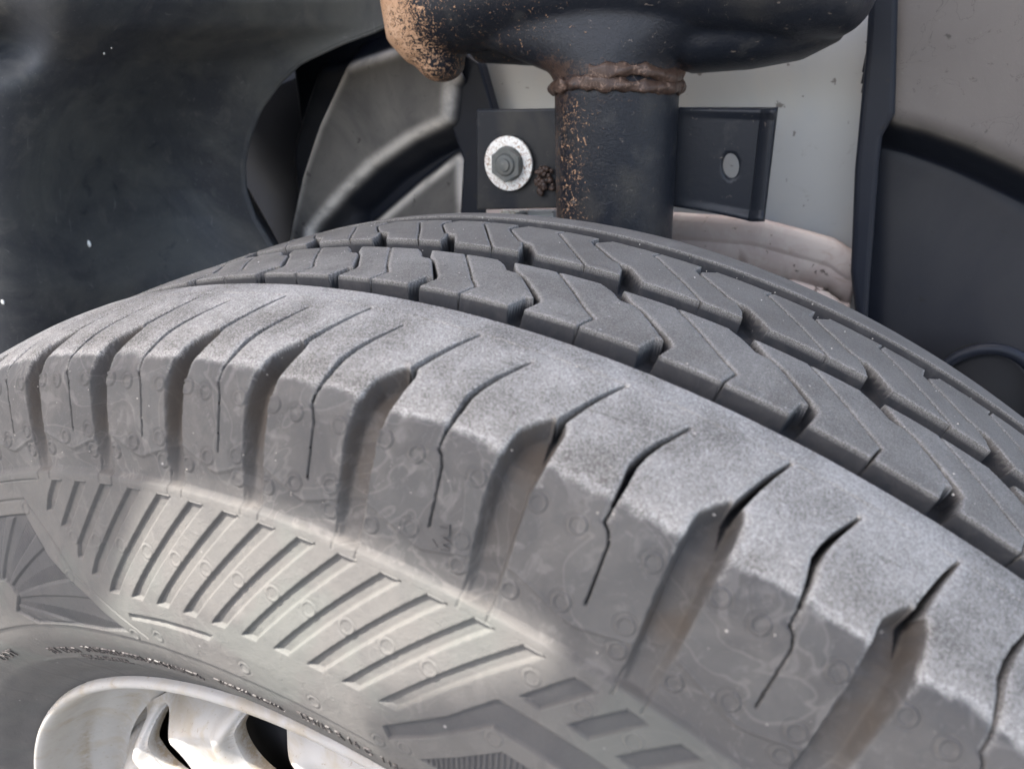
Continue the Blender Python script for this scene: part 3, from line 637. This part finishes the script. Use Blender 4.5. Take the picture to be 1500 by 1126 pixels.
relief('panel_sheet', (-260, -60, 706, 560), .285,
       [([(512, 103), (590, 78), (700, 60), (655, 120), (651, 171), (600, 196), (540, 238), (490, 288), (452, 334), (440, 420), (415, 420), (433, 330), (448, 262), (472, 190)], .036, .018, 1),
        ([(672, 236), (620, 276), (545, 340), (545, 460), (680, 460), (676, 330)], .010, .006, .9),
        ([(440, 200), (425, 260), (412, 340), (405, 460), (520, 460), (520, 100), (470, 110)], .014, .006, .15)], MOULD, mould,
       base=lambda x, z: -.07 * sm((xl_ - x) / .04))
right = thing('inner_arch_panel', P(1400, 200, .24), 'dark moulded liner panel with pale dusty upper facet at the right edge, behind the tyre', 'liner panel')
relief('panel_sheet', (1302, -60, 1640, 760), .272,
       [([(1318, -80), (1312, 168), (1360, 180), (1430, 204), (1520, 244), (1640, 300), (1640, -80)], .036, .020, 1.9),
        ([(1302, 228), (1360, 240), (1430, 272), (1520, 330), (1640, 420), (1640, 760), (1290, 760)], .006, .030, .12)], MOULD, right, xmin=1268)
# flange strip that edges the right hand panel
def extrude_poly(name, pix, Y, depth, mat, parent, bevel=.0015, smooth=False, fy=None):
    bm = bmesh.new(); f = [bm.verts.new(P(x, y, Y if fy is None else fy(x, y))) for x, y in pix]; b = [bm.verts.new(v.co + Vector((0, depth, 0))) for v in f]
    bm.faces.new(f); bm.faces.new(b[::-1]); n = len(f)
    for k in range(n): bm.faces.new((f[k], b[k], b[(k + 1) % n], f[(k + 1) % n]))
    return from_bm(name, bm, mat, parent, smooth, bevel)
extrude_poly('edge_flange', [(1277, -60), (1318, -60), (1312, 166), (1293, 200), (1288, 240), (1274, 420), (1268, 520), (1246, 520), (1252, 455), (1246, 400), (1252, 250), (1268, 80)], .232, .03, MOULD, right, .003)
# grommet ring with dark hole
gc = P(1432, 580, .225)
V = []; nA, nB = 48, 12
for i in range(nA):
    a_ = 2 * math.pi * i / nA
    for j in range(nB):
        b_ = 2 * math.pi * j / nB; rr_ = .029 + .0030 * math.cos(b_); V.append((gc[0] + rr_ * math.cos(a_) * .92, gc[1] - .010 + .0030 * math.sin(b_), gc[2] + rr_ * math.sin(a_) * 1.12))
Fg = [(i * nB + j, ((i + 1) % nA) * nB + j, ((i + 1) % nA) * nB + (j + 1) % nB, i * nB + (j + 1) % nB) for i in range(nA) for j in range(nB)]
gro = tag(mesh_np('grommet', V, Fg, MOULD), 'round rubber grommet around a dark hole, behind the right end of the tyre', 'grommet')
bm = bmesh.new(); bmesh.ops.create_cone(bm, cap_ends=True, segments=40, radius1=.0275, radius2=.024, depth=.014)
bmesh.ops.rotate(bm, verts=bm.verts, matrix=Matrix.Rotation(R(90), 3, 'X')); bmesh.ops.scale(bm, verts=bm.verts, vec=(.92, 1, 1.12)); bmesh.ops.translate(bm, verts=bm.verts, vec=(gc[0], gc[1] - .002, gc[2])); o = from_bm('grommet_hole', bm, BLK); m_ = o.matrix_world.copy(); o.parent = gro

# pale body metal
body = thing('body_panel', P(1100, 250, .27), 'pale grey painted body metal behind the black bracket', 'body panel')
extrude_poly('metal_sheet', [(694, -80), (1296, -80), (1296, 620), (694, 620)], .280, .003, WHITE, body, 0)
# dark strip filling the black area between moulded panel and metal
extrude_poly('dark_strip', [(655, 60), (702, 92), (722, 162), (716, 330), (716, 400), (668, 400), (678, 235), (655, 172)], .258, .012, MOULD, body, .002)
# lower rail
rail = thing('sill_rail', P(1100, 370, .25), 'pinkish primed sheet metal rail below the bracket, just above the tyre', 'rail')
V = []; prof_r = [(0, .002), (.001, .0004), (.003, 0), (.010, 0.0), (.0115, .0006), (.013, .002), (.015, .0024), (.029, .0024), (.0305, .0018), (.0315, -.0006), (.033, -.0016), (.035, -.002), (.046, -.002), (.0475, -.0012), (.049, .002), (.051, .003), (.09, .003)]
L_ = [(720, 306), (960, 312), (1110, 322), (1180, 340), (1222, 352), (1250, 372)]
nn = 80
for i in range(nn):
    u = 720 + (1262 - 720) * i / (nn - 1); v = np.interp(u, [p[0] for p in L_], [p[1] for p in L_]); b0 = P(u, v, .250)
    jog = .004 * (sm((u - 1090) / 14) - sm((u - 1160) / 14))
    for (dz, dy) in prof_r:
        zz = dz + (jog if .02 < dz < .04 else 0); V.append((b0[0], .250 + dy - .006, b0[2] - zz))
o = mesh_np('rail_sheet', V, grid_faces(nn, len(prof_r)), RAIL, rail); md = o.modifiers.new('thickness', 'SOLIDIFY'); md.thickness = .003; md.offset = 1

# ------------------------------------------------------------------ tube, crushed cross bar, bracket plates
brk = thing('bumper_bracket', P(900, 240, .18), 'black steel tube welded under a rusty crushed cross bar, with side plates, above the tyre', 'bracket')
def tube_pts(path, radii, n=28, sq=None, upv=Vector((0, 0, 1))):
    bm = bmesh.new(); rings = []
    for i, (p, r_) in enumerate(zip(path, radii)):
        p = Vector(p); a_ = Vector(path[max(0, i - 1)]); b_ = Vector(path[min(len(path) - 1, i + 1)]); t = (b_ - a_).normalized(); s1 = t.cross(upv)
        s1 = s1.normalized() if s1.length > .1 else Vector((1, 0, 0)); s2 = s1.cross(t).normalized()
        rx, rz = r_ if isinstance(r_, tuple) else (r_, r_)
        rings.append([bm.verts.new(p + s1 * (math.cos(2 * math.pi * k_ / n) * rx) + s2 * (math.sin(2 * math.pi * k_ / n) * rz)) for k_ in range(n)])
    for i in range(len(rings) - 1):
        for k_ in range(n): bm.faces.new((rings[i][k_], rings[i][(k_ + 1) % n], rings[i + 1][(k_ + 1) % n], rings[i + 1][k_]))
    bm.faces.new(rings[0]); bm.faces.new(rings[-1][::-1]); return bm
YT = .185
cT = P(903, 112, YT); cB = P(893, 700, YT + .0); wT = (P(989, 230, YT) - P(818, 230, YT))[0] / 2 * .985
zt = cT[2]
tp_ = [(cT[0] + (cB[0] - cT[0]) * k_ / 24, YT, cT[2] + .002 + (cB[2] - cT[2] - .002) * k_ / 24) for k_ in range(25)]
bm = tube_pts(tp_, [wT] * 25, 64, upv=Vector((0, 1, 0)))
def rust_attr(o, fn, weld=None):
    me = o.data; off = o.parent.location; co = np.empty(len(me.vertices) * 3, np.float32); me.vertices.foreach_get('co', co); co = co.reshape(-1, 3) + np.array(off)
    for nm, f_ in (('rust', fn), ('weld', weld)):
        if f_ is None: continue
        a_ = me.attributes.new(nm, 'FLOAT', 'POINT'); a_.data.foreach_set('value', f_(co).astype(np.float32))
o = from_bm('upright_tube', bm, STEELR, brk); rust_attr(o, lambda c: .30 - .30 * sm((c[:, 0] - cT[0] + .014) / .034), lambda c: .50 * sm((c[:, 2] - zt + .030) / .03) + .34 * (1 - sm((c[:, 0] - cT[0] + .028) / .022)))
# weld bead: lumpy ring
WR = np.random.default_rng(4).random(90); V = []; nA, nB = 260, 14; rg = np.random.default_rng(8); ph_ = rg.random(12) * 7
for i in range(nA):
    a_ = 2 * math.pi * i / nA; lump = sum(math.sin(a_ * f_ + ph_[q]) for q, f_ in enumerate((2, 3, 5, 7, 13, 23))) / 5
    up2 = .0016 * math.sin(a_ * 2 + 4.0) + .001 * math.sin(a_ * 3 + 1)
    for j in range(nB):
        b_ = 2 * math.pi * j / nB; rb = .0021 + .0010 * lump + .0007 * (float(np.interp(a_, np.linspace(0, 2 * math.pi, 90), WR)) - .5) + .0004 * math.sin(b_ * 3 + 5 * math.sin(a_ * 3)); rr_ = wT + .0008 + rb * math.cos(b_)
        V.append((cT[0] + rr_ * math.cos(a_), YT + rr_ * math.sin(a_), zt - .004 + up2 + rb * 1.5 * math.sin(b_)))
Fg = [(i * nB + j, ((i + 1) % nA) * nB + j, ((i + 1) % nA) * nB + (j + 1) % nB, i * nB + (j + 1) % nB) for i in range(nA) for j in range(nB)]
o = mesh_np('weld_bead', V, Fg, STEELR, brk); rust_attr(o, lambda c: .12 + 0 * c[:, 0], lambda c: .85 + 0 * c[:, 0])
V2 = [(x, y, z + .0062 + .0014 * math.sin(5 * math.atan2(y - YT, x - cT[0]))) for x, y, z in V]
keepf = [f_ for f_ in Fg if V2[f_[0]][0] > cT[0] - .004 and V2[f_[0]][1] < YT]
o = mesh_np('weld_bead', V2, keepf, STEELR, brk); rust_attr(o, lambda c: .1 + 0 * c[:, 0], lambda c: .9 + 0 * c[:, 0])
# crushed cross bar, organic: voxel union of tubes
def bp_(x, y, Y=YT): return tuple(P(x, y, Y))
kpx = np.linalg.norm(P(900, 60, YT) - CAMP) / FPX / 1.12
bms = []
bms.append(tube_pts([bp_(622, 40), bp_(650, 12), bp_(760, -10), bp_(900, -22), bp_(1060, -22), bp_(1190, -14), bp_(1225, -12)], [(.026, 58 * kpx), (.033, 70 * kpx), (.034, 66 * kpx), (.034, 66 * kpx), (.034, 66 * kpx), (.034, 62 * kpx), (.030, 54 * kpx)]))
bms.append(tube_pts([bp_(640, 78), bp_(628, 50), bp_(626, 10), bp_(640, -40)], [(44 * kpx, .024), (62 * kpx, .030), (68 * kpx, .033), (66 * kpx, .032)], upv=Vector((0, 1, 0))))
bms.append(tube_pts([bp_(650, 106), bp_(640, 70)], [(26 * kpx, .016), (50 * kpx, .024)], upv=Vector((0, 1, 0))))
bms.append(tube_pts([bp_(903, 118), bp_(903, 98), bp_(902, 72), bp_(900, 45), bp_(900, 12)], [(wT, wT), (wT * 1.08, wT * .98), (wT * 1.55, wT * .95), (wT * 2.25, wT * .9), (wT * 2.6, wT * .85)], upv=Vector((0, 1, 0))))
bms.append(tube_pts([bp_(1010, 60, YT + .01), bp_(1100, 52, YT + .012), bp_(1170, 40, YT + .012), bp_(1228, 18, YT + .01)], [(.028, 44 * kpx), (.030, 44 * kpx), (.028, 42 * kpx), (.020, 34 * kpx)]))
bms.append(tube_pts([bp_(700, 58, YT + .022), bp_(800, 62, YT + .022), bp_(900, 66, YT + .022)], [(.014, 36 * kpx), (.016, 36 * kpx), (.018, 36 * kpx)]))
big_bm = bmesh.new()
for b_ in bms:
    me = bpy.data.meshes.new('x'); bmesh.ops.recalc_face_normals(b_, faces=b_.faces); b_.to_mesh(me); b_.free(); big_bm.from_mesh(me)
# rounded ends
for (x, y, rx, ry, rz) in [(622, 30, 56 * kpx, .030, 62 * kpx), (1225, -10, 48 * kpx, .028, 52 * kpx), (647, 92, 33 * kpx, .019, 30 * kpx)]:
    q = bmesh.new(); bmesh.ops.create_icosphere(q, subdivisions=4, radius=1); bmesh.ops.scale(q, verts=q.verts, vec=(rx, ry, rz)); bmesh.ops.translate(q, verts=q.verts, vec=P(x, y, YT)); me = bpy.data.meshes.new('x'); q.to_mesh(me); q.free(); big_bm.from_mesh(me)
me = bpy.data.meshes.new('cross_bar'); big_bm.to_mesh(me); big_bm.free(); tmp = bpy.data.objects.new('tmp', me); C.objects.link(tmp)
rm = tmp.modifiers.new('r', 'REMESH'); rm.mode = 'VOXEL'; rm.voxel_size = .0014; smo = tmp.modifiers.new('s', 'SMOOTH'); smo.factor = .6; smo.iterations = 14
dg = bpy.context.evaluated_depsgraph_get(); me2 = bpy.data.meshes.new_from_object(tmp.evaluated_get(dg)); bpy.data.objects.remove(tmp)
me2.transform(Matrix.Translation(-brk.location)); me2.materials.clear(); me2.materials.append(STEELR)
for p_ in me2.polygons: p_.use_smooth = True
bar_o = bpy.data.objects.new('crushed_cross_bar', me2); link(bar_o, brk); xl = P(640, 60, YT)[0]
def bar_rust(c):
    e = P(600, 60, YT)[0]; f_ = P(760, 60, YT)[0]
    return .50 * (1 - sm((c[:, 0] - e + .004) / .055)) + .20 * (1 - sm((c[:, 0] - f_ - .02) / .06))
rust_attr(bar_o, bar_rust, lambda c: .55 * np.exp(-((c[:, 2] - zt - .002) / .009) ** 2) * (np.abs(c[:, 0] - cT[0]) < wT * 1.3) + .25 * np.exp(-((c[:, 0] - P(835, 90, YT)[0]) / .012) ** 2) * (c[:, 2] < zt + .022))
# side plates
def plate(pix, Y, depth, hole=None, name='side_plate', curl=None):
    o = extrude_poly(name, pix, Y, depth, STEEL, brk, .0012)
    return o
plL = plate([(697, 161), (822, 159), (822, 305), (698, 308)], .198, .004)
# right plate: channel with a hole and curled outer edge
gx = np.linspace(0, 1, 46); gz = np.linspace(0, 1, 40); hx, hy = 1072, 242; V = []; pxs = []
for u in gx:
    for v in gz:
        xx = 985 + (1140 - 985) * u; top = 157; bot = np.interp(xx, [985, 1120], [300, 325]); yy = top + (bot - top) * v
        xx -= (v * 20) * sm((u - .3) / .7)
        curl = .010 * sm((u - .86) / .14); lipz = .0028 * (sm((.10 - v) / .10) + sm((v - .90) / .10)) * u
        V.append(P(xx, yy, .200 - curl * .5 - lipz)); pxs.append((xx, yy))
F = grid_faces(46, 40); pxs = np.array(pxs); dh = np.hypot((pxs[:, 0] - hx) / 12.5, (pxs[:, 1] - hy) / 18.5)
Vn = np.array(V); near = (dh < 1.35) & (dh > .6)
for idx in np.where(near)[0]:   # draw the nearest ring of vertices onto the hole's rim
    pass
Fk = F[dh[F].min(1) > .95]
# snap boundary vertices to the ellipse
used = np.unique(Fk); isb = np.zeros(len(V), bool); bad = F[dh[F].min(1) <= .95]; isb[np.intersect1d(np.unique(bad), used)] = True
for idx in np.where(isb)[0]:
    dx, dy = pxs[idx, 0] - hx, pxs[idx, 1] - hy; k_ = 1 / max(dh[idx], .01); Vn[idx] = P(hx + dx * k_, hy + dy * k_, Vn[idx][1])
o = mesh_np('side_plate', Vn, Fk, STEEL, brk, attrs=None); o['label'] = 'right hand plate with an empty round hole'; md = o.modifiers.new('thickness', 'SOLIDIFY'); md.thickness = .0045; md.offset = 1
plL['label'] = 'left hand plate carrying the bolt'
# bolt, washer
bc = P(744, 240, .194); k2 = np.linalg.norm(bc - CAMP) / FPX
bolt = thing('bolt', bc, 'dark hex flange bolt through a rust-speckled pale washer on the bracket', 'bolt')
def cyl(name, c, r_, depth, mat, parent, seg=48, r2=None, bev=.0004, smooth=True):
    bm = bmesh.new(); bmesh.ops.create_cone(bm, cap_ends=True, segments=seg, radius1=r_, radius2=r_ if r2 is None else r2, depth=depth)
    bmesh.ops.rotate(bm, verts=bm.verts, matrix=Matrix.Rotation(R(90), 3, 'X')); bmesh.ops.translate(bm, verts=bm.verts, vec=c)
    return from_bm(name, bm, mat, parent, smooth=smooth and seg > 10, bevel=bev)
tilt = 0
cyl('washer', bc + np.array([0, .001, 0]), 37.5 * k2 * .98, .0022, WASH, bolt)
cyl('flange', bc + np.array([0, -.0015, 0]), 24 * k2, .003, BOLT, bolt, r2=21 * k2)
cyl('hex_head', bc + np.array([.0006, -.0038, .0]), 24 * k2, .0035, BOLT, bolt, seg=6, smooth=False)
cyl('collar', bc + np.array([.0007, -.0060, 0]), 16 * k2, .0018, BOLT, bolt, r2=13 * k2)
cyl('threaded_end', bc + np.array([.0007, -.0072, 0]), 8.5 * k2, .0018, BOLT, bolt)
sb = bmesh.new()   # lumpy spot weld beside the tube
for k in range(26):
    q = bmesh.new(); bmesh.ops.create_icosphere(q, subdivisions=2, radius=1); c_ = P(797 + rg.uniform(-11, 13), 266 + rg.uniform(-22, 22), .1955); sc_k = rg.uniform(.0009, .0022)
    bmesh.ops.scale(q, verts=q.verts, vec=(sc_k, sc_k * .9, sc_k * rg.uniform(.8, 1.5))); bmesh.ops.translate(q, verts=q.verts, vec=c_); me = bpy.data.meshes.new('x'); q.to_mesh(me); q.free(); sb.from_mesh(me)
o = from_bm('spot_weld', sb, STEELR, brk); rust_attr(o, lambda c: .12 + 0 * c[:, 0], lambda c: .75 + 0 * c[:, 0])
# lower fixings just above the tread
cl = thing('clamp_tab', P(790, 312, .215), 'small pale metal tab below the bolted plate, touching the skyline of the tyre', 'tab')
extrude_poly('tab_plate', [(772, 308), (812, 308), (812, 330), (774, 330)], .215, .004, WHITE, cl, .001)
cb = thing('bolt', P(745, 314, .212), 'small bolt end with a pale washer half hidden behind the tyre, under the left plate', 'bolt')
extrude_poly('washer', [(731, 308), (772, 308), (772, 330), (731, 330)], .216, .003, WASH, cb, .001); cyl('threaded_end', P(762, 318, .211), .0035, .010, BOLT, cb)

# ------------------------------------------------------------------ added panel, unseen above the frame, cut to block sun from the tread
ZB = .95
def on_sun(th, s_):
    X = surf(np.array(R(th)), np.array(float(s_)), 0.0); t = (ZB - X[2]) / SUN[2]; return (X[0] + SUN[0] * t, X[1] + SUN[1] * t)
con = [on_sun(*q) for q in [(116, 190), (110, 186), (104.5, 180), (101.5, 166), (99, 145), (97, 131), (95.5, 126.2), (94, 125.8), (91, 125.8), (86, 125.8), (82, 125.8), (79, 125.8), (77, 125.8), (75.7, 125.7), (75.4, 132), (75.8, 137), (76.9, 143), (79.6, 155), (82.2, 165), (83.4, 176)]]
outl = [(-1.0, .12), (-1.0, con[0][1] - .03), (-.6, con[0][1] - .01)] + con + [(con[-1][0] + .03, con[-1][1] - .06), (con[-1][0] + .12, -.62), (.75, -.66), (.85, .12)]
blocker = thing('sun_blocker', (0, -.2, ZB), 'white panel added high above the tyre, unseen, shaped to block the sun', 'sun_blocker')
bm = bmesh.new(); vv_ = [bm.verts.new((x, y, ZB)) for x, y in outl]
for t_ in mathutils.geometry.tessellate_polygon([[Vector((x, y, 0)) for x, y in outl]]): bm.faces.new([vv_[k] for k in t_])
g = bmesh.ops.extrude_face_region(bm, geom=bm.faces[:]); bmesh.ops.translate(bm, verts=[v for v in g['geom'] if isinstance(v, bmesh.types.BMVert)], vec=(0, 0, .002))
from_bm('blocker_skin', bm, PAINT, blocker, smooth=False)
bm = bmesh.new(); bmesh.ops.create_cube(bm, size=1); bmesh.ops.scale(bm, verts=bm.verts, vec=(1.6, .03, .02)); bmesh.ops.translate(bm, verts=bm.verts, vec=(-.08, .10, ZB + .014)); from_bm('blocker_bar', bm, PAINT, blocker, smooth=False, bevel=.003)
print('tris', sum(len(o.data.polygons) * 2 for o in bpy.data.objects if o.type == 'MESH'))
